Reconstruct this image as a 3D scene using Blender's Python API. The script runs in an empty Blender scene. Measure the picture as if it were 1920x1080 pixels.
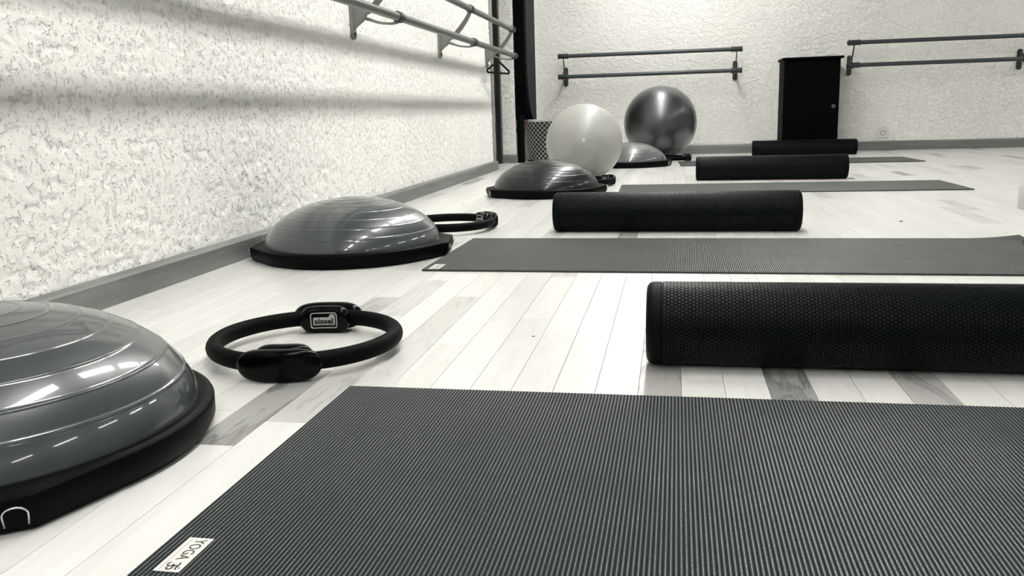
import bpy, bmesh, math, random
import numpy as np
from mathutils import Vector, Matrix
random.seed(4); rng = np.random.default_rng(4)
S = bpy.context.scene; COL = S.collection; PI = math.pi

# ------------------------------------------------------------------ camera
F_PX, YAW, PITCH, ROLL, CAM_H = 1595.88, math.radians(10.7991), math.radians(11.5972), math.radians(-1.7297), 0.448
fwd = Vector((-math.sin(YAW)*math.cos(PITCH), math.cos(YAW)*math.cos(PITCH), -math.sin(PITCH)))
r0 = Vector((math.cos(YAW), math.sin(YAW), 0)); u0 = r0.cross(fwd)
rt = r0*math.cos(ROLL) + u0*math.sin(ROLL); up = -r0*math.sin(ROLL) + u0*math.cos(ROLL)
cam = bpy.data.cameras.new('camera'); co = bpy.data.objects.new('camera', cam); COL.objects.link(co)
cam.sensor_width = 36; cam.lens = F_PX*36/1920; cam.clip_start = .02; cam.clip_end = 60
M = Matrix((rt, up, -fwd)).transposed().to_4x4(); M.translation = (0, 0, CAM_H); co.matrix_world = M
S.camera = co

# ------------------------------------------------------------------ world and exposure
w = bpy.data.worlds.new('world'); S.world = w; w.use_nodes = True
w.node_tree.nodes['Background'].inputs[0].default_value = (.8, .8, .78, 1)
w.node_tree.nodes['Background'].inputs[1].default_value = .3
vs = S.view_settings; vs.view_transform = 'Standard'; vs.look = 'None'; vs.gamma = 1; vs.use_curve_mapping = False
vs.exposure = 1.32
LAMP_STRENGTH = 27.0     # emission of the ceiling tubes

# ------------------------------------------------------------------ materials
def mat(name):
    m = bpy.data.materials.new(name); m.use_nodes = True
    nt = m.node_tree; b = nt.nodes['Principled BSDF']
    return m, nt, b
def simple(name, col, rough=.5, metal=0, spec=.5, coat=0, bump=0, bscale=200, coat_rough=.05):
    m, nt, b = mat(name)
    b.inputs['Base Color'].default_value = (*col, 1); b.inputs['Roughness'].default_value = rough
    b.inputs['Metallic'].default_value = metal; b.inputs['Specular IOR Level'].default_value = spec
    b.inputs['Coat Weight'].default_value = coat; b.inputs['Coat Roughness'].default_value = coat_rough
    if bump:
        n = nt.nodes.new('ShaderNodeTexNoise'); n.inputs['Scale'].default_value = bscale; n.inputs['Detail'].default_value = 3
        tc = nt.nodes.new('ShaderNodeTexCoord'); nt.links.new(tc.outputs['Object'], n.inputs['Vector'])
        bp = nt.nodes.new('ShaderNodeBump'); bp.inputs['Strength'].default_value = bump; bp.inputs['Distance'].default_value = .002
        nt.links.new(n.outputs['Fac'], bp.inputs['Height']); nt.links.new(bp.outputs['Normal'], b.inputs['Normal'])
    return m
def ramp(nt, src, stops):
    r = nt.nodes.new('ShaderNodeValToRGB'); e = r.color_ramp.elements
    while len(e) < len(stops): e.new(.5)
    for k, (p, c) in enumerate(stops):
        e[k].position = p; e[k].color = (*c, 1) if not isinstance(c, (int, float)) else (c, c, c, 1)
    nt.links.new(src, r.inputs['Fac']); return r
def math_node(nt, op, a, b=None, c=None):
    n = nt.nodes.new('ShaderNodeMath'); n.operation = op
    for i, v in enumerate((a, b, c)):
        if v is None: continue
        if isinstance(v, (int, float)): n.inputs[i].default_value = v
        else: nt.links.new(v, n.inputs[i])
    return n.outputs[0]
def mixc(nt, fac, a, b, typ='MIX'):
    n = nt.nodes.new('ShaderNodeMix'); n.data_type = 'RGBA'; n.blend_type = typ
    for s, v in ((0, fac), (6, a), (7, b)):
        if isinstance(v, (int, float)): n.inputs[s].default_value = v
        elif isinstance(v, tuple): n.inputs[s].default_value = (*v, 1)
        else: nt.links.new(v, n.inputs[s])
    return n.outputs[2]
def noise(nt, vec, scale, detail=3, rough=.55, dist=0):
    n = nt.nodes.new('ShaderNodeTexNoise'); n.inputs['Scale'].default_value = scale
    n.inputs['Detail'].default_value = detail; n.inputs['Roughness'].default_value = rough; n.inputs['Distortion'].default_value = dist
    nt.links.new(vec, n.inputs['Vector']); return n.outputs['Fac']
def vmath(nt, op, a, b):
    n = nt.nodes.new('ShaderNodeVectorMath'); n.operation = op
    nt.links.new(a, n.inputs[0])
    if isinstance(b, tuple): n.inputs[1].default_value = b
    else: nt.links.new(b, n.inputs[1])
    return n.outputs[0]

def stucco(name='stucco_plaster', S1=74, S2=56, D=.0040, N=160, W1=1.0, W2=.2):
    m, nt, b = mat(name)
    g = nt.nodes.new('ShaderNodeNewGeometry'); P = g.outputs['Position']
    n1 = noise(nt, P, N, 4, .6); n2 = noise(nt, P, 1.3, 3)
    c = ramp(nt, n2, [(.3, (.79, .785, .75)), (.7, (.84, .835, .80))])
    nt.links.new(c.outputs[0], b.inputs['Base Color']); b.inputs['Roughness'].default_value = .9
    b.inputs['Specular IOR Level'].default_value = .2
    pit = noise(nt, vmath(nt, 'MULTIPLY', P, (1, 1, .8)), S1, 2, .5, .4)
    pr_ = ramp(nt, pit, [(.345, 0), (.425, 1)])
    rid = noise(nt, vmath(nt, 'MULTIPLY', P, (.75, .8, 1.25)), S2, 2, .5, .8)
    rr_ = ramp(nt, rid, [(.38, 0), (.52, 1)])
    hgt = math_node(nt, 'ADD', math_node(nt, 'MULTIPLY', pr_.outputs[0], W1), math_node(nt, 'MULTIPLY', rr_.outputs[0], W2))
    hgt = math_node(nt, 'ADD', hgt, math_node(nt, 'MULTIPLY', n1, .18))
    bp = nt.nodes.new('ShaderNodeBump'); bp.inputs['Strength'].default_value = 1; bp.inputs['Distance'].default_value = D
    nt.links.new(hgt, bp.inputs['Height']); nt.links.new(bp.outputs['Normal'], b.inputs['Normal'])
    return m
M_STUCCO = stucco(); M_STUCCO_COARSE = stucco('coarse_stucco_plaster', 54, 33, .0085, 110, .5, .6)

def maple():
    """pale lacquered wood strips; the mesh carries a tone and an offset per strip"""
    m, nt, b = mat('pale_wood_strip')
    at = nt.nodes.new('ShaderNodeAttribute'); at.attribute_name = 'tone'; tone = at.outputs['Fac']
    g = nt.nodes.new('ShaderNodeNewGeometry')
    off = nt.nodes.new('ShaderNodeCombineXYZ')
    for i in range(3): nt.links.new(math_node(nt, 'MULTIPLY', tone, (37.1, 91.7, 13.3)[i]), off.inputs[i])
    P = vmath(nt, 'ADD', g.outputs['Position'], off.outputs[0])
    grain = noise(nt, vmath(nt, 'MULTIPLY', P, (60, 4, 1)), 1, 4, .6, .6)
    fig = noise(nt, vmath(nt, 'MULTIPLY', P, (16, 3.0, 1)), 1, 3, .55, 1.6)
    knots = noise(nt, vmath(nt, 'MULTIPLY', P, (14, 5, 1)), 1, 2, .5, .3)
    base = ramp(nt, tone, [(0, (.27, .268, .255)), (.10, (.37, .367, .348)), (.22, (.54, .536, .512)), (.5, (.64, .636, .612)), (1, (.695, .691, .667))])
    gr = ramp(nt, grain, [(.3, .93), (.6, 1.0)])
    c = mixc(nt, 1, base.outputs[0], gr.outputs[0], 'MULTIPLY')
    # cloudy heartwood figure, strongest in the darker strips
    fr = ramp(nt, fig, [(.50, 0), (.56, 1), (.60, .25), (.68, .8), (.76, 0)])
    amt = ramp(nt, tone, [(.06, .85), (.2, .26), (.5, .05), (1, .015)])
    f = math_node(nt, 'MULTIPLY', fr.outputs[0], amt.outputs[0])
    c = mixc(nt, f, c, (.10, .10, .095))
    kr = ramp(nt, knots, [(.755, 0), (.79, .85)])
    c = mixc(nt, kr.outputs[0], c, (.10, .10, .095))
    nt.links.new(c, b.inputs['Base Color'])
    b.inputs['Roughness'].default_value = .34; b.inputs['Specular IOR Level'].default_value = .5
    b.inputs['Coat Weight'].default_value = .35; b.inputs['Coat Roughness'].default_value = .14
    bp = nt.nodes.new('ShaderNodeBump'); bp.inputs['Strength'].default_value = .05; bp.inputs['Distance'].default_value = .001
    nt.links.new(grain, bp.inputs['Height']); nt.links.new(bp.outputs['Normal'], b.inputs['Normal'])
    return m
M_WOOD = maple()

def board(name, c0, c1, axis):
    m, nt, b = mat(name)
    g = nt.nodes.new('ShaderNodeNewGeometry')
    sc = (2, 2, 60) if axis == 0 else (60, 2, 60)
    n = noise(nt, vmath(nt, 'MULTIPLY', g.outputs['Position'], (1.6, 1.6, 34)), 1, 4, .6, 1.0)
    n2 = noise(nt, g.outputs['Position'], 1.1, 2)
    r = ramp(nt, n, [(.3, c0), (.7, c1)]); r2 = ramp(nt, n2, [(.35, .8), (.65, 1.15)])
    nt.links.new(mixc(nt, 1, r.outputs[0], r2.outputs[0], 'MULTIPLY'), b.inputs['Base Color'])
    b.inputs['Roughness'].default_value = .45
    return m
M_BASE = board('grey_stained_board', (.115, .124, .121), (.20, .21, .20), 1)
M_CASING = simple('grey_casing_paint', (.22, .22, .205), .5, bump=.2, bscale=60)
M_BLACKDOOR = simple('black_door_paint', (.004, .0045, .005), .5)

def mat_rubber():
    m, nt, b = mat('ribbed_mat_foam')
    tc = nt.nodes.new('ShaderNodeTexCoord'); P = tc.outputs['Object']
    sep = nt.nodes.new('ShaderNodeSeparateXYZ'); nt.links.new(P, sep.inputs[0])
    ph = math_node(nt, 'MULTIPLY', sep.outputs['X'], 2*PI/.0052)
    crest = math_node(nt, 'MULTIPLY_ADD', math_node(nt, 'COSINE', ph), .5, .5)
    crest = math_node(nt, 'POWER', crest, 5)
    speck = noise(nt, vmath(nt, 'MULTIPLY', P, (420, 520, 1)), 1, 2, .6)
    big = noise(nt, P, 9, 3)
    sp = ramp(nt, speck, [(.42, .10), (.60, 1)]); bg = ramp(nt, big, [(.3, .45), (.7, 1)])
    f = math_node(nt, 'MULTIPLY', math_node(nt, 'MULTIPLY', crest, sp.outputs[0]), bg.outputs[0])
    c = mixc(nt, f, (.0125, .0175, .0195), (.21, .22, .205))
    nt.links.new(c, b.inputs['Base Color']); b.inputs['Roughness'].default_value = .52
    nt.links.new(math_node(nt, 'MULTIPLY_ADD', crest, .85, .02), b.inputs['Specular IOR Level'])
    bp = nt.nodes.new('ShaderNodeBump'); b.inputs['Sheen Weight'].default_value = .38; b.inputs['Sheen Roughness'].default_value = .27; b.inputs['Sheen Tint'].default_value = (.8, .8, .74, 1)
    bp.inputs['Strength'].default_value = .6; bp.inputs['Distance'].default_value = .0006
    nt.links.new(speck, bp.inputs['Height']); nt.links.new(bp.outputs['Normal'], b.inputs['Normal'])
    return m
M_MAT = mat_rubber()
M_MATSIDE = simple('mat_edge_foam', (.006, .007, .008), .7)
M_ROLLER = simple('black_roller_foam', (.0030, .0046, .0054), .38, spec=.09, bump=.15, bscale=900)
M_ROLLER.node_tree.nodes['Principled BSDF'].inputs['Sheen Weight'].default_value = .05; M_ROLLER.node_tree.nodes['Principled BSDF'].inputs['Sheen Roughness'].default_value = .3
M_ROLLEREND = simple('black_roller_end', (.0020, .0030, .0036), .5, spec=.06, bump=.3, bscale=500)
M_BASEPLATE = simple('black_platform_plastic', (.001, .0012, .0014), .45, spec=.06, bump=.15, bscale=700)
M_RINGFOAM = simple('black_ring_foam', (.001, .0012, .0014), .6, spec=.06, bump=.3, bscale=900)
M_PAD = simple('black_pad_plastic', (.0008, .0008, .001), .2, spec=.12)
M_STEEL = simple('bright_wire_steel', (.6, .6, .58), .2, metal=1)
M_PRINT = simple('light_grey_print', (.30, .31, .30), .6)
M_PRINTBLACK = simple('black_print', (.004, .004, .004), .6)
M_TAG = simple('white_woven_tag', (.60, .595, .57), .8, bump=.2, bscale=1500)
M_TAGTRIM = simple('grey_woven_tag', (.42, .42, .40), .8)
M_RAIL = simple('painted_grey_rail', (.10, .104, .10), .33, metal=.8)
M_RAILDARK = simple('dark_grey_rail', (.045, .053, .056), .42, metal=.35, spec=.4)
M_BRACKET = simple('cast_grey_bracket', (.20, .205, .195), .5, metal=.2)
M_BRACKETDARK = simple('dark_cast_bracket', (.04, .046, .048), .5, metal=.35)
M_COLLAR = simple('dark_collar_rubber', (.03, .033, .035), .4, metal=.4)
M_HANGER = simple('black_hanger_plastic', (.001, .001, .001), .5, spec=.05)
M_LOCKER = simple('black_locker_lacquer', (.0010, .0013, .0016), .6, spec=.03, bump=.1, bscale=40)
M_LOCK = simple('dull_lock_metal', (.10, .10, .10), .4, metal=.5)
M_PLASTIC = simple('white_socket_plastic', (.62, .61, .58), .4)
M_SOCKETIN = simple('grey_socket_well', (.10, .10, .10), .5)
M_HANGMAT = simple('dark_slate_exercise_mat', (.008, .011, .0135), .6, spec=.1, bump=.3, bscale=300)
M_HANGBLACK = simple('black_exercise_mat', (.0008, .001, .0012), .6, spec=.06, bump=.3, bscale=300)
M_DARKINSERT = simple('dark_grey_insert', (.012, .013, .013), .8)
M_NET = simple('pale_net_cord', (.5, .5, .47), .6)
M_FOAMBLOCK = simple('light_grey_foam_block', (.42, .42, .385), .8, bump=.3, bscale=400)
M_CEIL = simple('grey_ceiling_paint', (.20, .20, .19), .9)
M_DIMWALL = simple('grey_wall_paint', (.28, .28, .27), .9)
M_HOUSING = simple('white_lamp_housing', (.8, .8, .78), .4)

def vinyl(name, base, rough, coat, cr=.06, spec=.5, metal=0):
    m, nt, b = mat(name)
    tc = nt.nodes.new('ShaderNodeTexCoord')
    n = noise(nt, tc.outputs['Object'], 7, 4, .6, .4)
    r = ramp(nt, n, [(.3, tuple(x*.9 for x in base)), (.7, tuple(min(1, x*1.08) for x in base))])
    nt.links.new(r.outputs[0], b.inputs['Base Color']); b.inputs['Roughness'].default_value = rough
    b.inputs['Specular IOR Level'].default_value = spec; b.inputs['Metallic'].default_value = metal
    b.inputs['Coat Weight'].default_value = coat; b.inputs['Coat Roughness'].default_value = cr
    n2 = noise(nt, tc.outputs['Object'], 5, 2)
    bp = nt.nodes.new('ShaderNodeBump'); bp.inputs['Strength'].default_value = .25; bp.inputs['Distance'].default_value = .006
    nt.links.new(n2, bp.inputs['Height']); nt.links.new(bp.outputs['Normal'], b.inputs['Normal'])
    nt.links.new(bp.outputs['Normal'], b.inputs['Coat Normal'])
    return m
M_DOME_A = vinyl('slate_grey_vinyl', (.036, .045, .047), .30, .7, .05)
M_DOME_B = vinyl('slate_blue_vinyl', (.036, .045, .048), .30, .7, .05)
M_DOME_C = vinyl('charcoal_vinyl', (.0055, .0078, .009), .34, .35, .13, spec=.3)
M_DOME_D = vinyl('mid_grey_vinyl', (.085, .094, .093), .32, .6, .06)
M_BALL_PEARL = vinyl('pearl_white_vinyl', (.33, .33, .305), .5, .3, .28)
M_BALL_SILVER = vinyl('pearl_charcoal_vinyl', (.075, .082, .086), .40, 1, .30, metal=.95)
mE = bpy.data.materials.new('lit_tube'); mE.use_nodes = True
e = mE.node_tree.nodes.new('ShaderNodeEmission'); e.inputs['Color'].default_value = (1, .985, .945, 1); e.inputs['Strength'].default_value = LAMP_STRENGTH
mE.node_tree.links.new(e.outputs[0], mE.node_tree.nodes['Material Output'].inputs['Surface'])
mE2 = mE.copy(); mE2.name = 'lit_tube_dim'; mE2.node_tree.nodes['Emission'].inputs['Strength'].default_value = LAMP_STRENGTH*.65

# ------------------------------------------------------------------ mesh helpers
def mesh_obj(name, V, Fc, m, parent=None, smooth=False, loc=None):
    me = bpy.data.meshes.new(name); me.from_pydata([tuple(v) for v in V], [], [tuple(f) for f in Fc]); me.update()
    if smooth: me.polygons.foreach_set('use_smooth', [True]*len(me.polygons))
    if m: me.materials.append(m)
    o = bpy.data.objects.new(name, me); COL.objects.link(o)
    if parent: o.parent = parent
    if loc is not None: o.location = loc
    return o
def bm_obj(name, bm, m, parent=None, smooth=False, loc=None, angle=None):
    bmesh.ops.recalc_face_normals(bm, faces=bm.faces[:])
    me = bpy.data.meshes.new(name); bm.to_mesh(me); bm.free()
    if smooth:
        me.polygons.foreach_set('use_smooth', [True]*len(me.polygons))
        if angle: me.set_sharp_from_angle(angle=angle)
    if m: me.materials.append(m)
    o = bpy.data.objects.new(name, me); COL.objects.link(o)
    if parent: o.parent = parent
    if loc is not None: o.location = loc
    return o
def tag(o, label, cat, group=None, kind=None):
    o['label'] = label; o['category'] = cat
    if group: o['group'] = group
    if kind: o['kind'] = kind
    return o
def empty(name, loc, rz=0):
    o = bpy.data.objects.new(name, None); COL.objects.link(o); o.location = loc; o.rotation_euler = (0, 0, rz)
    o.empty_display_size = .1; return o
def struct(o, label=None):
    o['kind'] = 'structure'
    if label: o['label'] = label
    return o
def copy_tree(o, parent=None):
    c = o.copy(); COL.objects.link(c)
    if parent: c.parent = parent
    for ch in list(o.children): copy_tree(ch, c)
    return c
def add_box(bm, x0, x1, y0, y1, z0, z1, bev=0, seg=1, matrix=None):
    vs_ = [bm.verts.new((x, y, z)) for x in (x0, x1) for y in (y0, y1) for z in (z0, z1)]
    q = [(0,1,3,2),(4,6,7,5),(0,4,5,1),(2,3,7,6),(0,2,6,4),(1,5,7,3)]
    fs = [bm.faces.new([vs_[i] for i in f]) for f in q]
    if bev:
        es = list({e for f in fs for e in f.edges})
        r = bmesh.ops.bevel(bm, geom=es, offset=bev, segments=seg, profile=.5, affect='EDGES')
        vs_ = list({v for f in r['faces'] for v in f.verts} | {v for v in vs_ if v.is_valid})
    if matrix: bmesh.ops.transform(bm, matrix=matrix, verts=vs_)
def box(name, a, b, m, parent=None, bev=0, seg=1, loc=None, smooth=False):
    bm = bmesh.new(); add_box(bm, a[0], b[0], a[1], b[1], a[2], b[2], bev, seg)
    return bm_obj(name, bm, m, parent, smooth=smooth, loc=loc, angle=math.radians(40) if smooth else None)
def tube_data(path, r, n=10, closed=False, V=None, Fc=None, flat=1.0, caps=True, upv=None):
    """sweep a circle (or ellipse: flat = vertical squash) along a path"""
    V = [] if V is None else V; Fc = [] if Fc is None else Fc
    P = [Vector(p) for p in path]; N = len(P); base = len(V)
    rr = r if isinstance(r, (list, tuple)) else [r]*N
    prev = None
    for i, p in enumerate(P):
        if closed: t = (P[(i+1) % N]-P[i-1]).normalized()
        else: t = (P[min(i+1, N-1)]-P[max(i-1, 0)]).normalized()
        if prev is None:
            ref = Vector(upv) if upv else (Vector((0, 0, 1)) if abs(t.z) < .9 else Vector((1, 0, 0)))
            a = (ref - t*ref.dot(t)).normalized()
        else: a = (prev - t*prev.dot(t)).normalized()
        prev = a; b = t.cross(a)
        for k in range(n):
            an = 2*PI*k/n
            V.append(p + a*(rr[i]*math.cos(an)*flat) + b*(rr[i]*math.sin(an)))
    for i in range(N if closed else N-1):
        j = (i+1) % N
        for k in range(n):
            l = (k+1) % n
            Fc.append((base+i*n+k, base+i*n+l, base+j*n+l, base+j*n+k))
    if not closed and caps:
        Fc.append(tuple(base+k for k in range(n))[::-1]); Fc.append(tuple(base+(N-1)*n+k for k in range(n)))
    return V, Fc
def lathe(profile, n=64, V=None, Fc=None, centre=(0, 0, 0)):
    V = [] if V is None else V; Fc = [] if Fc is None else Fc; base = len(V); c = Vector(centre)
    idx = []
    for (r, z) in profile:
        if r < 1e-6: idx.append([len(V)]*n); V.append(c+Vector((0, 0, z)))
        else:
            idx.append(list(range(len(V), len(V)+n)))
            for k in range(n): V.append(c+Vector((r*math.cos(2*PI*k/n), r*math.sin(2*PI*k/n), z)))
    for i in range(len(profile)-1):
        a, b = idx[i], idx[i+1]
        for k in range(n):
            l = (k+1) % n; f = []
            for v in (a[k], a[l], b[l], b[k]):
                if v not in f: f.append(v)
            if len(f) > 2: Fc.append(tuple(f))
    return V, Fc
def extrude_poly(pts, th, plane='yz'):
    """polygon in the local yz plane extruded by th along x (centred)"""
    bm = bmesh.new()
    a = [bm.verts.new((-th/2, p[0], p[1])) for p in pts]; b = [bm.verts.new((th/2, p[0], p[1])) for p in pts]
    n = len(pts); bm.faces.new(a); bm.faces.new(b[::-1])
    for i in range(n): bm.faces.new((a[i], b[i], b[(i+1) % n], a[(i+1) % n]))
    return bm
def text_mesh(body, size, m, name, parent, extrude=.0002, bold=0):
    cu = bpy.data.curves.new(name, 'FONT'); cu.body = body; cu.size = size; cu.extrude = extrude; cu.offset = bold
    cu.align_x = 'CENTER'; cu.align_y = 'CENTER'; cu.resolution_u = 3
    t = bpy.data.objects.new(name, cu); COL.objects.link(t)
    dg = bpy.context.evaluated_depsgraph_get(); me = bpy.data.meshes.new_from_object(t.evaluated_get(dg))
    bpy.data.objects.remove(t); bpy.data.curves.remove(cu)
    me.materials.clear(); me.materials.append(m)
    o = bpy.data.objects.new(name, me); COL.objects.link(o); o.parent = parent
    return o

# ------------------------------------------------------------------ room
XW, YW, XR, YB, ZC = -1.41, 8.72, 6.4, -6.0, 2.86
def upnoise(ny, nx, cy, cx):
    """smooth value noise on an ny x nx grid with cells cy, cx samples wide"""
    gy, gx = int(ny/cy)+4, int(nx/cx)+4
    G = rng.random((gy, gx)); y = np.arange(ny)/cy; x = np.arange(nx)/cx
    iy, ix = y.astype(int), x.astype(int); fy, fx = y-iy, x-ix
    fy = (fy*fy*(3-2*fy))[:, None]; fx = (fx*fx*(3-2*fx))[None]
    a = G[np.ix_(iy, ix)]; b = G[np.ix_(iy, ix+1)]; c = G[np.ix_(iy+1, ix)]; d = G[np.ix_(iy+1, ix+1)]
    return (a*(1-fx)+b*fx)*(1-fy)+(c*(1-fx)+d*fx)*fy
def stucco_height(nz, nx, step):
    h = .55*upnoise(nz, nx, .019/step, .024/step)+.45*upnoise(nz, nx, .0125/step, .0125/step)
    h = (h-.5)/.14+.5*(upnoise(nz, nx, .16/step, .2/step)-.5)
    plate = np.clip(h*2.2+2.1, -1.0, 1.0)           # trowelled plateaus with torn pits between them
    crumb = np.clip((upnoise(nz, nx, .016/step, .014/step)-.78)/.1, 0, 1)
    return plate*.0021 + crumb*.0012 + upnoise(nz, nx, .07/step, .09/step)*.0018
def relief_wall(name, origin, ua, length, z1, step, normal, ztop, thick, m=None):
    """wall whose lower band is real torn-plaster relief, above it a plain panel; thick solid behind"""
    nx = int(length/step)+1; nz = int(z1/step)+1
    H = stucco_height(nz, nx, step)
    u = np.linspace(0, length, nx); z = np.linspace(0, z1, nz)
    U, Z = np.meshgrid(u, z)
    H[0] = 0; H[-1] = 0; H[:, 0] = 0; H[:, -1] = 0
    o = np.array(origin); ua = np.array(ua, float); nn = np.array(normal, float)
    P = o+U[..., None]*ua+Z[..., None]*np.array([0, 0, 1.])+(H-.004)[..., None]*nn
    V = P.reshape(-1, 3)
    i = np.arange(nz-1)[:, None]*nx+np.arange(nx-1)[None]
    Fq = np.stack([i, i+1, i+1+nx, i+nx], -1).reshape(-1, 4)
    def pt(u_, z_, d): return o+u_*ua+np.array([0, 0, z_])-d*nn
    ex = np.array([pt(0, z1, .004), pt(length, z1, .004), pt(length, ztop, .004), pt(0, ztop, .004),
                   pt(0, 0, thick), pt(length, 0, thick), pt(length, ztop, thick), pt(0, ztop, thick), pt(0, 0, .004), pt(length, 0, .004)])
    b = len(V); V = np.vstack([V, ex])
    Fc = [tuple(f) for f in Fq.tolist()]+[(b, b+1, b+2, b+3), (b+5, b+4, b+7, b+6), (b+3, b+2, b+6, b+7),
          (b+9, b+5, b+6, b+2, b+1), (b+4, b+8, b, b+3, b+7), (b+8, b+4, b+5, b+9)]
    ob = mesh_obj(name, V.tolist(), Fc, m or M_STUCCO)
    ob.data.polygons.foreach_set('use_smooth', [True]*len(Fq)+[False]*(len(Fc)-len(Fq))); return ob
WL = relief_wall('wall_left', (XW, .9, 0), (0, 1, 0), 5.945, 1.5, .006, (1, 0, 0), ZC, .20); struct(WL)
wn = box('plain_wall', (XW-.2, YB, 0), (XW-.004, .9, ZC), M_STUCCO, WL)
struct(relief_wall('wall_back', (-1.42, YW, 0), (1, 0, 0), 5.3, 1.7, .011, (0, -1, 0), ZC, .15, M_STUCCO_COARSE))
wb2 = box('plain_wall', (3.88, YW, 0), (XR, YW+.15, ZC), M_STUCCO_COARSE, bpy.data.objects['wall_back'])
PIER = relief_wall('wall_corner_pier', (-1.522, 7.74, 0), (1, 0, 0), .122, 1.7, .009, (0, -1, 0), ZC, .5, M_STUCCO_COARSE); struct(PIER)
box('pier_side', (-1.60, 7.745, 0), (-1.402, YW, ZC), M_STUCCO, PIER)
struct(box('wall_right', (XR, YB, 0), (XR+.15, YW+.15, ZC), M_DIMWALL))
struct(box('wall_front', (XW-.2, YB-.15, 0), (XR+.15, YB, ZC), M_DIMWALL))
struct(box('ceiling', (XW-.3, YB-.15, ZC), (XR+.15, YW+.15, ZC+.1), M_CEIL))
# dark door in the recess between the left wall and the corner pier
D = empty('door_1', (-1.60, 7.3, 0)); struct(D)
box('door_leaf', (-.04, -.36, .005), (.0, .40, 2.05), M_BLACKDOOR, D, .002)
box('door_post', (0, .36, 0), (.079, .435, 2.12), M_BLACKDOOR, D, .002)
box('door_head', (-.04, -.36, 2.05), (.058, .435, 2.12), M_BLACKDOOR, D)
box('wall_above_door', (-.02, -.37, 2.12), (.19, .44, ZC), M_STUCCO, D)
bpy.data.objects['wall_above_door'].location.y = 0
# casing of the door on the left wall end
T = empty('trim_1', (XW, 6.88, 0)); struct(T)
box('casing', (-.01, -.115, 0), (.006, -.012, 2.12), M_CASING, T, .003)
box('casing_return', (-.20, -.030, 0), (.001, -.018, 2.12), M_CASING, T)
for z in (.60, .30, .07): box('hinge', (.005, -.030, z), (.012, -.010, z+.075), M_BLACKDOOR, T, .002)

# baseboards
def baseboard(name, a, b, h, th, side):
    """profile with a sloped top edge; side = inward normal"""
    a = Vector(a); b = Vector(b); n = Vector(side)
    prof = [(0, 0), (th, 0), (th, h-.012), (th-.004, h-.006), (.003, h), (0, h)]
    V = [(p+n*q[0]+Vector((0, 0, q[1]))) for p in (a, b) for q in prof]; k = len(prof)
    Fc = [(i, (i+1) % k, k+(i+1) % k, k+i) for i in range(k)]+[tuple(range(k))[::-1], tuple(range(k, 2*k))]
    bm = bmesh.new(); vv = [bm.verts.new(v) for v in V]
    for f in Fc: bm.faces.new([vv[i] for i in f])
    return bm_obj(name, bm, M_BASE)
bl = empty('baseboard_left', (0, 0, 0)); struct(bl)
for a, b in ((-3.2, .2), (.2, 2.7), (2.7, 5.1), (5.1, 6.86)):
    o = baseboard('board', (XW, a+.0008, 0), (XW, b-.0008, 0), .074, .022, (1, 0, 0)); o.parent = bl
bb = empty('baseboard_back', (0, 0, 0)); struct(bb)
for a, b in ((-1.40, 1.2), (1.2, 3.7), (3.7, 6.3)):
    o = baseboard('board', (a+.001, YW, 0), (b-.001, YW, 0), .085, .018, (0, -1, 0)); o.parent = bb
struct(baseboard('baseboard_pier', (-1.54, 7.74, 0), (-1.395, 7.74, 0), .08, .015, (0, -1, 0)))

# ------------------------------------------------------------------ floor strips
FL = empty('floor', (0, 0, 0)); struct(FL)
box('subfloor', (XW-.3, YB, -.03), (XR, YW+.05, -.0075), simple('dark_joint', (.05, .048, .043), .8), FL)
SW = .0692
strips = []
kx0 = int(math.floor(XW/SW))-2
for kx in range(kx0, int(6.3/SW)):
    x0 = kx*SW+.018
    y = YB+random.random()*.4
    while y < YW:
        L = random.choice((.30, .36, .42, .48, .55)); 
        t = random.random()
        tone = random.choice((.02, .06, .10)) + random.random()*.03 if t < .022 else (.20+random.random()*.2 if t < .10 else .45+random.random()*.55)
        strips.append((x0, y, min(y+L, YW), tone)); y += L
def strip_mesh(V, Fc, T, x0, y0, y1, tone, b=.0002):
    g = .00035; z0 = -.0075; k = len(V)
    for (e, z) in ((g, z0), (g, -b), (g+b, 0)):
        V += [(x0+e, y0+e, z), (x0+SW-e, y0+e, z), (x0+SW-e, y1-e, z), (x0+e, y1-e, z)]
    for l in (0, 4):
        for i in range(4): Fc.append((k+l+i, k+l+(i+1) % 4, k+l+4+(i+1) % 4, k+l+4+i))
    Fc.append((k+8, k+9, k+10, k+11)); T += [tone]*12
def strip_obj(name, lst):
    V, Fc, T = [], [], []
    for s in lst: strip_mesh(V, Fc, T, *s)
    o = mesh_obj(name, V, Fc, M_WOOD, FL)
    at = o.data.attributes.new('tone', 'FLOAT', 'POINT'); at.data.foreach_set('value', T); return o
def to_px(x, y):
    d = Vector((x, y, 0))-Vector((0, 0, CAM_H)); z = d.dot(fwd)
    if z < .1: return None
    return 960+F_PX*d.dot(rt)/z, 540-F_PX*d.dot(up)/z, z
def covered(x, y):   # hidden by the mats
    return (-.5 < x < 1.3 and .72 < y < 1.28) or (-.7 < x < 1.05 and 2.4 < y < 2.95)
score = []
for s in strips:
    c = (s[0]+SW/2, (s[1]+s[2])/2); best = 0
    vis = 0
    for yy in np.linspace(s[1], s[2], 7):
        q = to_px(c[0], yy)
        if q and -30 < q[0] < 1950 and 0 < q[1] < 1100 and c[0] > XW-.03 and not covered(c[0], yy): vis += 1/q[2]**3
    score.append(vis)
order = sorted(range(len(strips)), key=lambda i: -score[i])
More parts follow.
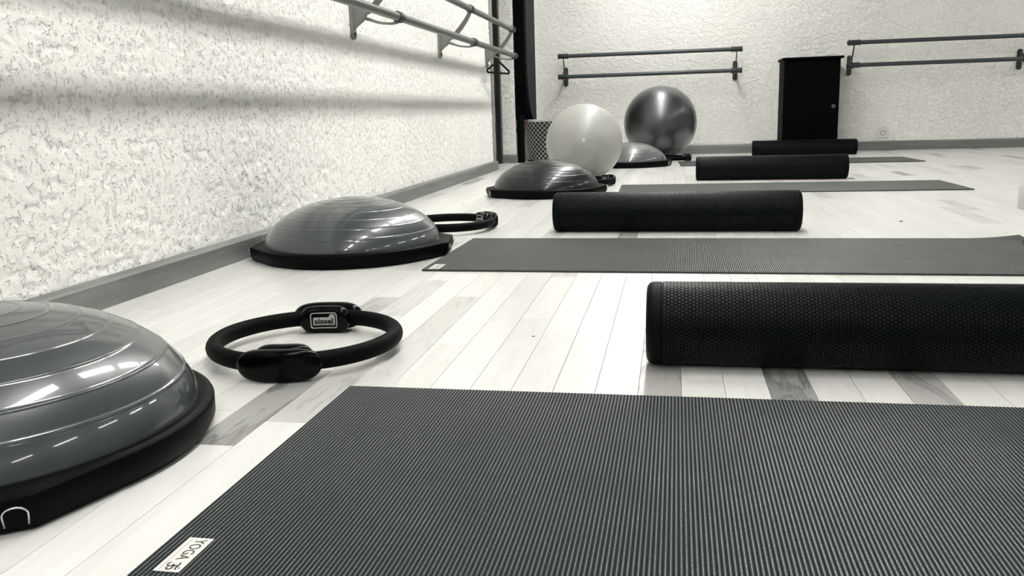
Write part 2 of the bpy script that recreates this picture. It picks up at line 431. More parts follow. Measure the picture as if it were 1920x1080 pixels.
# the strips seen best get their look by hand: a figured dark one behind the first mat, a few grey ones
def set_tone(px, tone):
    x, y = px
    for i, s in enumerate(strips):
        if s[0] <= x < s[0]+SW and s[1] <= y < s[2]: strips[i] = (s[0], s[1], s[2], tone)
for p_, t_ in (((.16, 1.36), .03), ((-.64, 1.17), .06), ((-.60, 1.42), .17), ((.38, 1.40), .12), ((-.69, 1.8), .16), ((-.03, 1.38), .10)): set_tone(p_, t_)
for i in order[:300]: strip_obj('floor_strip', [strips[i]])
r_ = strip_obj('floor_strips', [strips[i] for i in order[300:]]); r_['kind'] = 'stuff'

# ------------------------------------------------------------------ ceiling lamps
def ceiling_lamp(mE):
    root = empty('ceiling_lamp', (0, 0, ZC))
    bm = bmesh.new(); add_box(bm, -.115, .115, -.64, .64, -.05, 0, .008, 2); bm_obj('housing', bm, M_HOUSING, root)
    for s in (-1, 1): box('diffuser', (s*.052-.042, -.6, -.062), (s*.052+.042, .6, -.0505), mE, root)
    box('louvre', (-.006, -.61, -.085), (.006, .61, -.0505), M_HOUSING, root)
    return root
L0 = ceiling_lamp(mE); L1 = ceiling_lamp(mE2)
rowspots = [(-.03, y, 0) for y in (7.75, 6.2, 4.65, 3.1, 1.2, -.9, -3.0)]+[(4.3, y, 0) for y in (7.4, 5.0, 2.6, .2, -2.2, -4.4)]
for i, (x, y, r) in enumerate(rowspots):
    o = L0 if i == 0 else L1 if i == 7 else copy_tree(L0 if x < 1 else L1)
    o.location = (x, y, ZC); o.rotation_euler.z = r
    nth = ('first', 'second', 'third', 'fourth', 'fifth', 'sixth', 'seventh')[i if i < 7 else i-7]
    tag(o, 'white ceiling lamp, %s from the back wall in the %s row' % (nth, 'brighter left' if i < 7 else 'dimmer right'), 'lamp', 'ceiling lamps')

# ------------------------------------------------------------------ yoga mats
def yoga_mat(corner, rz, L, W, label, curl=False, wave=0.0):
    """corner = near left corner on the floor; length along local x, ribs run across it"""
    root = empty('yoga_mat', (corner[0], corner[1], 0), rz)
    th = .0055; pitch = .0052; n = int(L/pitch); per = 4
    xs = np.arange(n*per+1)*pitch/per; xs = xs*(L/xs[-1])
    ys = np.array([0, .004, W*.2, W*.4, W*.6, W*.75, W*.88, W-.004, W])
    rib = .00035*np.cos(2*PI*np.arange(n*per+1)/per)
    V = []
    nx, ny = len(xs), len(ys)
    def lift(x, y):
        z = wave*(math.sin(x*5.1+1)*.5+.5)*(1 if y > W*.9 else .0)
        if curl:
            t = max(0, (x-(L-.16))/.16)*max(0, (y-W*.7)/(W*.3)); z += .012*t*t
        return z
    for i in range(nx):
        for j in range(ny):
            e = .6 if j in (0, ny-1) else 1
            V.append((xs[i], ys[j], th*e+rib[i]*(1 if 0 < j < ny-1 else .6)+lift(xs[i], ys[j])))
    Fc = [(i*ny+j, (i+1)*ny+j, (i+1)*ny+j+1, i*ny+j+1) for i in range(nx-1) for j in range(ny-1)]
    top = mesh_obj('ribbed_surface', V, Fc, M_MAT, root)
    # body under the ribs: edge strip all the way round
    V = []; Fc = []
    st = 8
    for i in list(range(0, nx, st))+([nx-1] if (nx-1) % st else []):
        for j in (0, ny-1):
            l = lift(xs[i], ys[j])
            V += [(xs[i], ys[j], max(0, l)+.0002), (xs[i], ys[j], th*.6+l+.0001)]
    m_ = len(V)//4
    for i in range(m_-1):
        a, b = 4*i, 4*(i+1)
        Fc += [(a, b, b+1, a+1), (a+2, a+3, b+3, b+2), (a, a+2, b+2, b)]
    Fc += [(0, 1, 3, 2), (4*(m_-1), 4*(m_-1)+2, 4*(m_-1)+3, 4*(m_-1)+1)]
    mesh_obj('edge', V, Fc, M_MATSIDE, root)
    tag(root, label, 'mat'); return root
def om_sign(parent, size):
    """om written as round strokes"""
    V, Fc = [], []
    def arc(cx, cy, r, a0, a1, n=12, ry=None):
        return [(cx+r*math.cos(math.radians(a0+(a1-a0)*i/n)), cy+(ry or r)*math.sin(math.radians(a0+(a1-a0)*i/n)), 0) for i in range(n+1)]
    st = [arc(-.12, .16, .18, 150, -90, 12, .17)+arc(-.12, -.20, .23, 90, -150, 14, .19)[1:],
          arc(.02, -.02, .04, 180, 90, 3)+arc(.28, -.10, .17, 120, -120, 12, .16),
          arc(.26, .42, .17, 200, 340, 8, .13)]
    for s in st:
        tube_data([(x*size, y*size, .0003) for x, y, _ in s], .045*size, 5, V=V, Fc=Fc, flat=.15)
    tube_data([(.26*size, .47*size, .0003), (.26*size, .54*size, .0003)], .05*size, 5, V=V, Fc=Fc, flat=.15)
    return mesh_obj('om_sign', V, Fc, M_PRINTBLACK, parent)
def mat_tag(mat_root, x0, x1, y0, y1, z):
    """sewn label; text reads towards -y"""
    w_, l_ = x1-x0, y1-y0
    t = box('tag', (-w_/2, -l_/2, 0), (w_/2, l_/2, .0008), M_TAG, mat_root, .0002, loc=((x0+x1)/2, (y0+y1)/2, z))
    t['label'] = 'white sewn tag with black lettering'
    bm = bmesh.new(); add_box(bm, -w_*.34, -w_*.30, -l_*.48, l_*.46, .0007, .00095); bm_obj('seam', bm, M_TAGTRIM, t)
    tx = text_mesh('YOGA', w_*.62, M_PRINTBLACK, 'lettering', t, .0001)
    tx.rotation_euler.z = -PI/2; tx.location = (w_*.08, l_*.14, .0009); tx.scale.x = 1.02*(l_*.60)/max(1e-6, tx.dimensions.x)
    om = om_sign(t, w_*.62); om.rotation_euler.z = -PI/2; om.location = (w_*.06, -l_*.33, .0009)
    return t
m1 = yoga_mat((-.534, .690), math.radians(-.3), 1.83, .614, 'dark grey ribbed yoga mat filling the foreground, white tag in its near left corner')
mat_tag(m1, .021, .050, .014, .083, .0058)
m2 = yoga_mat((-.722, 2.374), math.radians(-1.1), 1.812, .634, 'grey ribbed yoga mat between the two nearest foam rollers, small white corner tag', curl=True)
mat_tag(m2, .018, .050, .008, .085, .0058)
m3 = yoga_mat((-.288, 4.628), math.radians(.9), 1.79, .567, 'grey yoga mat behind the second foam roller from the front')
m4 = yoga_mat((.068, 6.865), math.radians(1.6), 1.81, .62, 'farthest dark yoga mat, lying in front of the black locker')

# ------------------------------------------------------------------ foam rollers
def roller_meshes(L, R):
    """body with rounded ends + embossed hexagons as one raised skin, axis along x"""
    rc = .013
    prof = [(0, 0), (.010, 0), (R-rc, 0)]+[(R-rc+rc*math.sin(a), rc-rc*math.cos(a)) for a in np.linspace(0, PI/2, 6)[1:]]
    prof = prof+[(R, .025), (R-.0016, .0262)]
    full = [(r, x-L/2) for r, x in prof]+[(r, L/2-x) for r, x in prof[::-1]]
    V, Fc = lathe(full, 66)
    V = [Vector((v.z, v.x, v.y)) for v in V]
    nA = 66; s = 2*PI*R/nA; step = s*math.sqrt(3)/2; nX = int((L-.052)/step)
    HV, HF = [], []
    ro = s/math.sqrt(3)*.99
    x_start = -(nX-1)*step/2
    for i in range(nX):
        for j in range(nA):
            cx = x_start+i*step; ca = (j+.5*(i % 2))*s/R; b = len(HV)
            for rad, rr in ((ro*.97, R-.0012), (ro*.80, R+.0002)):
                for k in range(6):
                    a = PI/3*k
                    xx = cx+rad*math.cos(a); th = ca+rad*math.sin(a)/R
                    HV.append((xx, rr*math.cos(th), rr*math.sin(th)))
            for k in range(6):
                l = (k+1) % 6; HF.append((b+k, b+l, b+6+l, b+6+k))
            HF.append(tuple(b+6+k for k in range(6)))
    return V, Fc, HV, HF
def foam_roller(L, R):
    root = empty('foam_roller', (0, 0, 0))
    V, Fc, HV, HF = roller_meshes(L, R)
    V = [v+Vector((0, 0, R)) for v in V]; HV = [(x, y, z+R) for x, y, z in HV]
    bm = bmesh.new(); vv = [bm.verts.new(v) for v in V]
    for f in Fc: bm.faces.new([vv[i] for i in f])
    bm_obj('foam_core', bm, M_ROLLEREND, root, True, angle=math.radians(40))
    bm = bmesh.new(); vv = [bm.verts.new(v) for v in HV]
    for f in HF: bm.faces.new([vv[i] for i in f])
    h = bm_obj('hexagon_grip', bm, M_ROLLER, root); h['kind'] = 'stuff'
    return root
fr = foam_roller(.90, .0735)
fspots = [((.408, 1.500), -.2, 1.0, 'nearest and largest black foam roller with hexagon grip, cut by the right edge'),
          ((.010, 3.215), -.6, 1.0, 'second nearest black foam roller, lying behind the grey mat with the white tag'),
          ((.598, 5.500), -2.4, 1.0, 'black foam roller lying in front of the farthest yoga mat, third from the front'),
          ((1.168, 8.13), -9.0, .93, 'farthest black foam roller, lying at the foot of the black locker')]
for i, ((x, y), a, s, lab) in enumerate(fspots):
    o = fr if i == 0 else copy_tree(fr)
    o.location = (x, y, 0); o.rotation_euler.z = math.radians(a if i < 3 else -3.5); o.scale = (1, s, s)
    tag(o, lab, 'roller', 'black foam rollers')

# ------------------------------------------------------------------ balance domes
def balance_dome(loc, ang, mD, label, puff=1.0):
    root = empty('balance_dome', (loc[0], loc[1], 0), math.radians(ang))
    # platform outline: a disc with two flat handle lugs on the local x axis
    def outline(theta, R, ext, hw):
        # convex hull of the disc and the four lug corners, as a radius at theta
        rc_ = math.hypot(ext, hw); a_c = math.atan2(hw, ext); a_t = a_c+math.acos(min(1, R/rc_))   # tangent point
        t = abs(math.atan2(math.sin(theta), math.cos(theta)))
        if t > PI/2: t = PI-t
        if t <= a_c: return ext/math.cos(t)
        if t < a_t: return R/math.cos(a_t-t)
        return R
    n = 144; th = [2*PI*k/n for k in range(n)]
    layers = [(.268, .036, 0), (.288, .046, 0), (.302, .048, 0), (.304, .046, 1), (.310, .044, 1), (.312, .040, 1), (.3112, .016, 1), (.304, .003, 1), (.292, 0, 1)]
    V, Fc = [], []
    for (R, z, lug) in layers:
        for t in th:
            r = outline(t, R, R+.014, .086) if lug else R
            V.append((r*math.cos(t), r*math.sin(t), z))
    for i in range(len(layers)-1):
        for k in range(n):
            l = (k+1) % n; Fc.append((i*n+k, (i+1)*n+k, (i+1)*n+l, i*n+l))
    Fc.append(tuple(range((len(layers)-1)*n, len(layers)*n))[::-1]); Fc.append(tuple(range(n)))
    bm = bmesh.new(); vv = [bm.verts.new(v) for v in V]
    for f in Fc: bm.faces.new([vv[i] for i in f])
    pl = bm_obj('platform', bm, M_BASEPLATE, root, True, angle=math.radians(38))
    # inflated dome with moulded concentric ridges
    A, Hh, z0 = .291, .150*puff, .040
    ridge_r = [.030, .066, .104, .142, .180, .217, .250, .2745]
    prof = []
    def zof(r): return z0+Hh*math.pow(max(0, 1-(r/A)**2.15), .56)
    rs = sorted(set([0, .012]+[A*math.sin(t) for t in np.linspace(.05, PI/2, 30)]+[r+d for r in ridge_r for d in (-.0045, -.0018, -.0009, 0, .0009, .0018, .0045)]))
    for r in rs:
        r = min(r, A); dz = 0
        for q in ridge_r:
            if abs(r-q) < .0013: dz = max(dz, .0008 if abs(r-q) < 5e-4 else .0005)
        prof.append((r+dz*(r/A)**3, zof(r)+dz))
    V, Fc = lathe(prof, 120)
    bm = bmesh.new(); vv = [bm.verts.new(v) for v in V]
    for f in Fc: bm.faces.new([vv[i] for i in f])
    bm_obj('dome', bm, mD, root, True)
    # wire loops of the carrying straps on the two lugs
    for s, yq in ((-1, -.068), (-1, .068), (1, -.068), (1, .068)):
        x = s*.3255
        path = [(x, -.012, .012), (x+s*.002, -.013, .024)]+[(x+s*(.002+.004*math.sin(a)), -.013*math.cos(a), .026+.010*math.sin(a)) for a in np.linspace(.2, PI-.2, 8)]+[(x+s*.002, .013, .024), (x, .012, .012)]
        path = [(p[0], p[1]+yq, p[2]) for p in path]
        V, Fc = tube_data(path, .0013, 6); lp = mesh_obj('strap_loop', V, Fc, M_STEEL, pl, True); lp['label'] = 'small bright metal loop'
    tag(root, label, 'balance trainer', 'half-ball balance trainers along the left wall')
    return root
balance_dome((-.960, .990), -55, M_DOME_A, 'nearest grey half-ball balance trainer, cut off by the left edge of the photo', 1.09)
balance_dome((-1.047, 2.684), 9, M_DOME_B, 'slate grey half-ball balance trainer standing by the left baseboard, second from the front')
balance_dome((-.688, 4.715), -160, M_DOME_C, 'darkest half-ball balance trainer, in front of the pale exercise ball')
balance_dome((-.335, 7.03), -10, M_DOME_D, 'mid grey half-ball balance trainer half hidden behind the pale ball')

# ------------------------------------------------------------------ pilates rings
def pad_mesh(R, dr, half, h, th):
    """curved grip pad following the ring: lens-shaped thickness, rounded ends"""
    n, m_ = 30, 24; V, Fc = [], []
    for i in range(n+1):
        u = math.sin(PI/2*(-1+2*i/n)); a = u*half/R; e = math.pow(max(0, 1-abs(u)**4.5), .5)*.98+.02
        for k in range(m_):
            t = 2*PI*k/m_; c, s = math.cos(t), math.sin(t)
            cz = math.copysign(abs(s)**.55, s)*h/2*e; cr = math.copysign(abs(c)**.6, c)*th/2*(.55+.45*e)
            r = R+dr+cr; V.append((r*math.cos(a), r*math.sin(a), cz))
    for i in range(n):
        for k in range(m_):
            l = (k+1) % m_; Fc.append((i*m_+k, (i+1)*m_+k, (i+1)*m_+l, i*m_+l))
    Fc.append(tuple(range(m_))); Fc.append(tuple(range(n*m_, (n+1)*m_))[::-1]); return V, Fc
def fix(name, V, Fc, m, parent, ang=40, loc=None):
    bm = bmesh.new(); vv = [bm.verts.new(v) for v in V]
    for f in Fc: bm.faces.new([vv[i] for i in f])
    return bm_obj(name, bm, m, parent, True, loc=loc, angle=math.radians(ang))
def rrect(w_, h_, r, n=6):
    return [(sx*(w_/2-r)+r*math.cos(a0+PI/2*i/n), sy*(h_/2-r)+r*math.sin(a0+PI/2*i/n)) for sx, sy, a0 in ((1, 1, 0), (-1, 1, PI/2), (-1, -1, PI), (1, -1, 1.5*PI)) for i in range(n+1)]
def pilates_ring(R=.172):
    root = empty('pilates_ring', (0, 0, 0)); zc = .030
    V, Fc = tube_data([(R*math.cos(2*PI*k/96), R*math.sin(2*PI*k/96), zc) for k in range(96)], .0155, 16, closed=True, flat=1.06)
    fix('foam_band', V, Fc, M_RINGFOAM, root, 80)
    for a in (0, PI):
        g = empty('grip', (0, 0, zc), a); g.parent = root
        for dr, hl, nm in ((-.017, .060, 'inner_pad'), (.017, .068, 'outer_pad')):
            V, Fc = pad_mesh(R, dr, hl, .058, .026)
            p_ = fix(nm, V, Fc, M_PAD, g, 50)
            if a == 0 and dr < 0:
                # printed emblem on the inner face, looking towards the ring centre
                lg = empty('emblem', (R-.0306, 0, 0)); lg.parent = g; lg.rotation_euler = (PI/2, 0, -PI/2)
                out = rrect(.057, .034, .006); inn = rrect(.053, .030, .0048)
                k = len(out); V = [(x, y, .0004) for x, y in out]+[(x, y, .0004) for x, y in inn]+[(x, y, -.001) for x, y in out]+[(x, y, -.001) for x, y in inn]
                Fc = []
                for i in range(k):
                    l = (i+1) % k
                    Fc += [(i, l, k+l, k+i), (2*k+i, 3*k+i, 3*k+l, 2*k+l), (i, 2*k+i, 2*k+l, l), (k+i, k+l, 3*k+l, 3*k+i)]
                EV, EF = list(V), list(Fc)
                blk = [(-.022, -.010), (.022, -.010), (.0235, -.008), (.0235, .010), (.022, .0125), (.016, .0135), (.012, .011), (.0105, .0075), (.008, .0065), (-.021, .0065), (-.0225, .005), (-.023, -.009)]
                b0 = len(EV); EV += [(x, y, .0004) for x, y in blk]+[(x, y, -.001) for x, y in blk]; nb = len(blk)
                EF += [tuple(b0+i for i in range(nb)), tuple(b0+nb+i for i in range(nb))[::-1]]+[(b0+i, b0+nb+i, b0+nb+(i+1) % nb, b0+(i+1) % nb) for i in range(nb)]
                EVm = [Vector(v) for v in EV]
                # wrap the flat emblem round the curved inner face; it reads from the ring centre
                r_in = R-.0312
                def wrap(v, lift=0): t = -v[0]/r_in; r = r_in-v[2]-lift; return Vector((r*math.cos(t), r*math.sin(t), v[1]))
                bm = bmesh.new(); vv = [bm.verts.new(v) for v in EV]
                for f in EF: bm.faces.new([vv[i] for i in f])
                for xc in np.linspace(-.027, .027, 15):
                    bmesh.ops.bisect_plane(bm, geom=bm.verts[:]+bm.edges[:]+bm.faces[:], plane_co=(xc, 0, 0), plane_no=(1, 0, 0))
                for v in bm.verts: v.co = wrap(v.co)
                e_ = bm_obj('logo', bm, M_PRINT, g); e_['label'] = 'light grey printed emblem in a rounded frame'
                bpy.data.objects.remove(lg)
                tx = text_mesh('sissel', .0150, M_PRINTBLACK, 'lettering', g, .0004, bold=.0006)
                wx = max(v.co.x for v in tx.data.vertices)-min(v.co.x for v in tx.data.vertices); k_ = .040/wx
                for v in tx.data.vertices: v.co = wrap((v.co.x*k_, v.co.y*1.05-.0022, v.co.z+.0004))
    return root
pr = pilates_ring()
rings = [((-.700, 1.510, 0), 99, 'black pilates ring with a pale printed emblem, lying beside the nearest balance trainer'),
         ((-.872, 3.262, 0), 38, 'black pilates ring half hidden behind the second balance trainer'),
         ((-.535, 5.235, 0), 28, 'black pilates ring between the darkest balance trainer and the pale ball'),
         ((-.035, 7.568, 0), 12, 'black pilates ring on the floor in front of the dark silver ball')]
for i, (loc, a, lab) in enumerate(rings):
    o = pr if i == 0 else copy_tree(pr)
    o.location = loc; o.rotation_euler.z = math.radians(a); tag(o, lab, 'exercise ring', 'black pilates rings')

# ------------------------------------------------------------------ exercise balls
def ball(loc, R, m, label, plug_dir, mp):
    root = empty('exercise_ball', (loc[0], loc[1], 0))
    bm = bmesh.new(); bmesh.ops.create_uvsphere(bm, u_segments=96, v_segments=64, radius=R)
    bmesh.ops.rotate(bm, verts=bm.verts, matrix=Matrix.Rotation(PI/2, 3, 'X'))
    for v in bm.verts:   # a few raised seams round the plug axis
        c = v.co.normalized(); 
        if c.z < -.93: v.co.z = v.co.z*.996
    o = bm_obj('shell', bm, m, root, True, loc=(0, 0, R))
    d = Vector(plug_dir).normalized()
    V, Fc = lathe([(0, .0022), (.0035, .0022), (.0042, .0012), (.0062, .0010), (.0072, .0026), (.0092, .0026), (.0105, .0)], 20)
    pq = fix('valve_plug', V, Fc, mp, root, 60, loc=Vector((0, 0, R))+d*(R-.0006)); pq.rotation_euler = d.to_track_quat('Z', 'Y').to_euler()
    tag(root, label, 'exercise ball'); return root
ball((-.562, 5.60), .2475, M_BALL_PEARL, 'pale pearl exercise ball resting on a black ring', (.09, -1, .10), simple('plug_plastic', (.62, .62, .58), .4))
ball((-.107, 7.95), .325, M_BALL_SILVER, 'large dark silver exercise ball near the back wall', (-.5, .6, .3), simple('grey_plug_plastic', (.10, .10, .10), .4))

# ------------------------------------------------------------------ wall barres
def bracket(parent, x, zl, zu, mb, mc):
    b = empty('bracket', (x, 0, 0)); b.parent = parent
    # rounded wall plate
    pts = [(w_, z) for w_, z in rrect(.044, .185, .0215)]
    bm = bmesh.new(); f = [bm.verts.new((p[0], .001, p[1]+zl+.006)) for p in pts]; g = [bm.verts.new((p[0], .012, p[1]+zl+.006)) for p in pts]
    bm.faces.new(f); bm.faces.new(g[::-1])
    for i in range(len(pts)): bm.faces.new((f[i], g[i], g[(i+1) % len(pts)], f[(i+1) % len(pts)]))
    bm_obj('wall_plate', bm, mb, b)
    for z in (zl+.075, zl-.063):
        V, Fc = lathe([(0, .008), (.005, .0075), (.008, .004), (.009, 0)], 12)
        V = [Vector((v.x, v.z+.012, v.y+z)) for v in V]; fix('bolt', V, Fc, mc, b, 40)
    # cast web and the two arms in the plane square to the wall
    def ribbon(ctr, ws):
        L, R_ = [], []
        for i, (y, z) in enumerate(ctr):
            y0, z0_ = ctr[max(i-1, 0)]; y1, z1_ = ctr[min(i+1, len(ctr)-1)]
            d = Vector((y1-y0, z1_-z0_)).normalized(); n = Vector((-d.y, d.x))
            L.append((y+n.x*ws[i]/2, z+n.y*ws[i]/2)); R_.append((y-n.x*ws[i]/2, z-n.y*ws[i]/2))
        return L+R_[::-1]
    up_c = [(.008, zl+.012), (.04, zl+.016), (.075, zl+.028), (.11, zl+.052), (.145, zl+.090), (.175, zl+.128), (.195, zl+.160), (.206, zu-.012)]
    web = [(.011, zl+.062), (.03, zl+.046), (.06, zl+.040), (.078, zl+.044), (.084, zl+.030), (.072, zl+.010), (.058, zl-.010), (.03, zl-.030), (.011, zl-.048)]
    bm_obj('web', extrude_poly(web, .009), mb, b)
    bm_obj('upper_arm', extrude_poly(ribbon(up_c[2:], [.026, .028, .028, .026, .024, .022]), .008), mb, b)
    lo_c = [(.06, zl+.004), (.09, zl-.006), (.12, zl-.017), (.15, zl-.023), (.185, zl-.026), (.215, zl-.022)]
    bm_obj('lower_arm', extrude_poly(ribbon(lo_c, [.016, .014, .012, .011, .011, .012]), .008), mb, b)
    return b
def collar(parent, x, y, z, mc, L=.052, r=.0215, dots=False):
    prof = [(.0185, -L/2), (r, -L/2), (r+.0025, -L/2+.003), (r+.0025, -L/2+.009), (r, -L/2+.011), (r, L/2-.011), (r+.0025, L/2-.009), (r+.0025, L/2-.003), (r, L/2), (.0185, L/2)]
    V, Fc = lathe(prof, 24); V = [Vector((v.z, v.x, v.y)) for v in V]
    return fix('collar', V, Fc, mc, parent, 40, loc=(x, y, z))
def barre(name, loc, rz, x0, x1, brs, zl, zu, mr, mb, mc, label, ends=(True, True), swap=1):
    root = empty(name, loc, rz)
    for z, y in ((zl, .22), (zu, .206)):
        V, Fc = tube_data([(x0, y, z), (x1, y, z)], .0185, 24, upv=(0, 0, 1))
        fix('rail', V, Fc, mr, root, 40)
        for k, e in enumerate((x0, x1)):
            if ends[k]:
                s = 1 if k == 0 else -1
                V, Fc = lathe([(0, -.007), (.014, -.006), (.019, -.002), (.020, .004)], 24)
                V = [Vector((v.z*s, v.x, v.y)) for v in V]; fix('end_cap', V, Fc, mc, root, 40, loc=(e, y, z))
    for bx in brs:
        b = bracket(root, bx, zl, zu, mb, mc)
        for z, y in ((zl, .22), (zu, .206)): collar(b, 0, y, z, mc, .052 if mr is M_RAIL else .10, .0215 if mr is M_RAIL else .024)
    tag(root, label, 'barre'); return root
# local x runs along the wall, local y out of the wall
barre('ballet_barre', (XW, 0, 0), -PI/2, -6.70, -.45, (-6.615, -5.24, -3.765, -2.3, -.85), .878, 1.072, M_RAIL, M_BRACKET, M_COLLAR,
      'double metal ballet barre along the bright left wall, a hanger on its far bracket')
barre('ballet_barre', (0, YW, 0), PI, -.635, 1.095, (-.590, 1.048), .780, .975, M_RAILDARK, M_BRACKETDARK, M_COLLAR,
      'dark double ballet barre on the back wall above the exercise balls')
barre('ballet_barre', (0, YW, 0), PI, -4.7, -1.575, (-1.632, -3.10, -4.6), .787, .988, M_RAILDARK, M_BRACKETDARK, M_COLLAR,
      'dark double ballet barre on the back wall right of the black locker')

# hanger on the last bracket of the left barre
hg = empty('clothes_hanger', (XW+.093, 6.615, .7745), math.radians(76))
zt = .105
P1 = [(-.195, 0, -.012), (-.19, 0, .0), (-.07, 0, .045), (-.02, 0, .062), (0, 0, .066), (.02, 0, .062), (.07, 0, .045), (.19, 0, .0), (.195, 0, -.012), (.185, 0, -.020), (-.185, 0, -.020)]
V, Fc = tube_data([(x*1.0, y, z) for x, y, z in P1], .0075, 8, closed=True); fix('frame', V, Fc, M_HANGER, hg, 80)
V, Fc = tube_data([(0, 0, .068), (0, 0, .082)]+[(.014*math.sin(a)-.0, 0, .096-.014*math.cos(a)) for a in np.linspace(.2, 4.0, 12)], .0035, 8)
fix('hook', V, Fc, M_HANGER, hg, 80)
tag(hg, 'black clothes hanger hanging from the far bracket of the left wall barre', 'hanger')

# ------------------------------------------------------------------ locker, socket, block
lk = empty('locker', (1.245, 8.50, 0))
box('body', (-.245, -.165, .03), (.245, .195, .845), M_LOCKER, lk, .003)
box('plinth', (-.235, -.150, 0), (.235, .190, .03), M_LOCKER, lk)
dr = box('door', (-.240, -.182, .035), (.240, -.1655, .838), M_LOCKER, lk, .002)
V, Fc = lathe([(0, .004), (.006, .004), (.0075, .002), (.012, .006), (.016, .006), (.018, 0)], 20)
V = [Vector((v.x, -v.z-.182, v.y)) for v in V]; lo_ = fix('lock', V, Fc, M_LOCK, dr, 40, loc=(.195, 0, .425)); lo_['label'] = 'small round metal lock'
box('top_board', (-.262, -.200, .847), (.268, .200, .868), M_LOCKER, lk, .003)
tag(lk, 'small black locker standing against the back wall between two barres', 'locker')
sk = empty('wall_socket', (1.966, YW, .162))
bm = bmesh.new(); add_box(bm, -.045, .045, -.012, .0, -.046, .046, .004, 2); bm_obj('cover_plate', bm, M_PLASTIC, sk)
V, Fc = lathe([(0, -.006), (.019, -.006), (.0195, .001), (.022, .002), (.0235, 0)], 28); V = [Vector((v.x, -v.z-.0125, v.y)) for v in V]
wl = fix('socket_well', V, Fc, M_SOCKETIN, sk, 40)
for x in (-.009, .009):
    V, Fc = lathe([(0, .0005), (.0026, .0005), (.003, 0)], 10); V = [Vector((v.x+x, -v.z-.007, v.y)) for v in V]; fix('pin_hole', V, Fc, M_PRINTBLACK, wl)
V, Fc = tube_data([(0, -.007, .011), (0, -.015, .011)], .0024, 10); fix('earth_pin', V, Fc, M_PRINTBLACK, wl)
tag(sk, 'white wall socket above the back baseboard', 'socket')
yb = empty('yoga_block', (1.411, 3.55, 0))
bm = bmesh.new(); add_box(bm, 0, .24, 0, .305, 0, .094, .006, 3); bm_obj('foam_body', bm, M_FOAMBLOCK, yb, True, angle=math.radians(40))
V, Fc = lathe([(0, .0006), (.006, .0006), (.007, 0)], 16); V = [v+Vector((.045, .20, .094)) for v in V]; fix('dark_spot', V, Fc, M_PRINTBLACK, yb)
tag(yb, 'light grey foam block on the floor at the right edge of the photo', 'block')

# ------------------------------------------------------------------ corner: hanging mats, rolls, net basket
for k in range(5):
    root = empty('hanging_mat', (-1.398+.0225*k, 7.752+.006*k, 0)); c = .02+.085*k; hz = .15+.10*k
    y1 = .74-.06*k-(0 if k else -.02); zb = .385
    pts = [(0, 2.15), (0, zb+hz)]+[(c*(1-math.cos(a)), zb+hz*(1-math.sin(a))) for a in np.linspace(.1, PI/2, 10)]+[(y1, zb+.0), (y1, 2.15)]
    bm = extrude_poly(pts, .019); bmesh.ops.translate(bm, verts=bm.verts, vec=(.0115, 0, 0))
    bm_obj('pad', bm, M_HANGMAT if k == 4 else M_HANGBLACK, root)
    V, Fc = tube_data([(.0115, .3+.02*math.cos(a), 2.07+.02*math.sin(a)) for a in np.linspace(0, 2*PI, 17)[:-1]], .004, 6, closed=True); fix('eyelet', V, Fc, M_STEEL, root)
    if k == 4: tag(root, 'outermost hanging mat of the corner stack, its dark slate face to the room', 'mat')
    else: tag(root, ('black hanging mat closest to the corner pier, hindmost of the stack', 'second black hanging mat from the corner pier, seen by its edge',
                     'third black hanging mat from the corner pier, seen by its edge', 'black hanging mat directly behind the outermost slate one')[k], 'mat', 'black mats hanging in the corner')
def rolled(loc, r, h, label, m, cat='mat', group=None, turns=3):
    root = empty('rolled_mat', (loc[0], loc[1], loc[2])); t = r/(turns+.6)
    V, Fc = [], []; n = turns*18
    ring = []
    for i in range(n+1):
        a = 2*PI*i/18; ro = r*.18+(r*.82-.0)*i/n
        ring.append((a, ro))
    for a, ro in ring:
        for rr, z in ((ro, .0), (ro, h-.012), (ro-t*.25, h), (ro-t*.55, h), (ro-t*.8, h-.012), (ro-t*.8, 0)):
            rr = max(rr, .002); V.append((rr*math.cos(a), rr*math.sin(a), z))
    for i in range(n):
        for k in range(6):
            l = (k+1) % 6; Fc.append((i*6+k, (i+1)*6+k, (i+1)*6+l, i*6+l))
    Fc += [tuple(range(6)), tuple(range(n*6, n*6+6))[::-1]]
    fix('roll', V, Fc, m, root, 50)
    V, Fc = tube_data([((r+.001)*math.cos(a), (r+.001)*math.sin(a), h*.7) for a in np.linspace(0, 2*PI, 33)[:-1]], .004, 6, closed=True, flat=2.5); fix('strap', V, Fc, M_HANGBLACK, root)
    tag(root, label, cat, group); return root
rolled((-1.362, 7.785, 0), .036, .425, 'thin black rolled mat standing between the corner pier and the net basket', M_HANGBLACK)
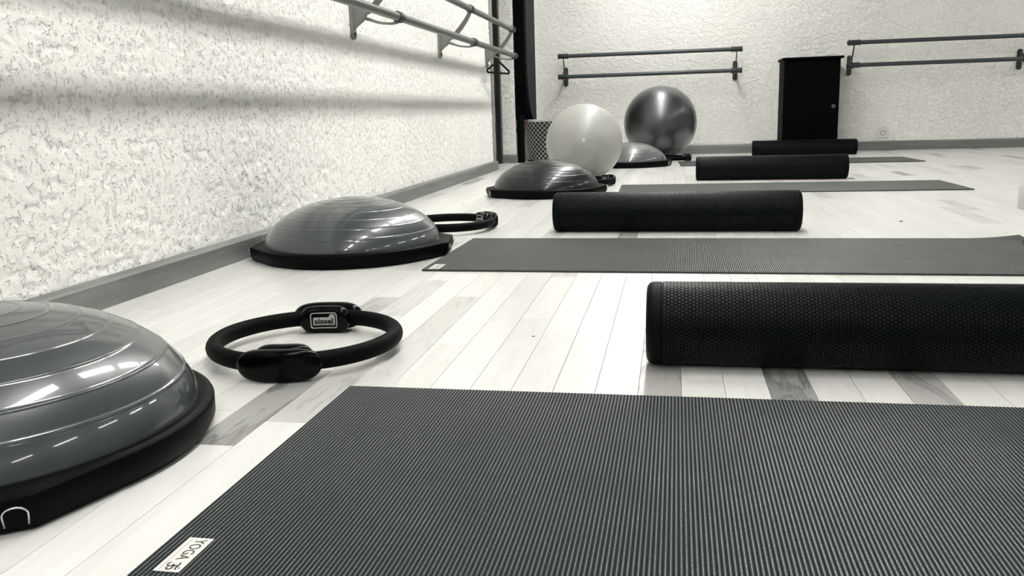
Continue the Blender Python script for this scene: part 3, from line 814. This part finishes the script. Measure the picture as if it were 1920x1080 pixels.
BC, BR, BH = (-1.135, 8.145), .248, .372
nb_ = empty('net_basket', (BC[0], BC[1], 0))
def br(z): return BR*(.90+.10*min(1, z/BH))
V, Fc = [], []; NS = 34; twist = PI*.50; SEG = 12
for s in (-1, 1):
    for k in range(NS):
        path = [(br(BH*i/SEG)*math.cos(2*PI*k/NS+s*twist*i/SEG), br(BH*i/SEG)*math.sin(2*PI*k/NS+s*twist*i/SEG), .006+(BH-.006)*i/SEG) for i in range(SEG+1)]
        tube_data(path, .0024, 4, V=V, Fc=Fc, caps=False)
nt_ = mesh_obj('netting', V, Fc, M_NET, nb_); nt_['kind'] = 'stuff'
for z, r in ((BH, .0026), (.006, .006)):
    V, Fc = tube_data([(br(z)*math.cos(a), br(z)*math.sin(a), z) for a in np.linspace(0, 2*PI, 65)[:-1]], r, 8, closed=True)
    fix('rim' if z > .1 else 'base_hoop', V, Fc, M_NET if z > .1 else M_HANGBLACK, nb_)
V, Fc = lathe([(0, .012), (br(0)-.007, .012), (br(BH)-.007, BH-.012), (br(BH)-.011, BH-.012), (br(0)-.02, .018), (0, .018)], 40); ln = fix('dark_insert', V, Fc, M_DARKINSERT, nb_); ln['label'] = 'dark shell added behind the netting for the dark look inside'  # added shell, makes the basket look dark inside; its real contents are unknown
V, Fc = lathe([(0, 0), (br(0), 0), (br(0), .006), (0, .006)], 48); fix('bottom', V, Fc, M_HANGBLACK, nb_)
tag(nb_, 'round basket of pale netting with diamond mesh in the far corner behind the pale ball', 'basket')

# a few dark crumbs on the floor
for x, y, s in ((.86, 3.44, .006), (-.275, 1.33+.33, .003)):
    bm = bmesh.new(); bmesh.ops.create_icosphere(bm, subdivisions=1, radius=s)
    for v in bm.verts: v.co.z *= .3; v.co.x *= 1.3
    tag(bm_obj('floor_crumb', bm, M_PRINTBLACK, loc=(x, y, s*.3)), 'tiny dark crumb on the pale floor behind the second mat' if x > 0 else 'tiny dark crumb on the pale floor left of the nearest roller', 'crumb')
bpy.context.view_layer.update()
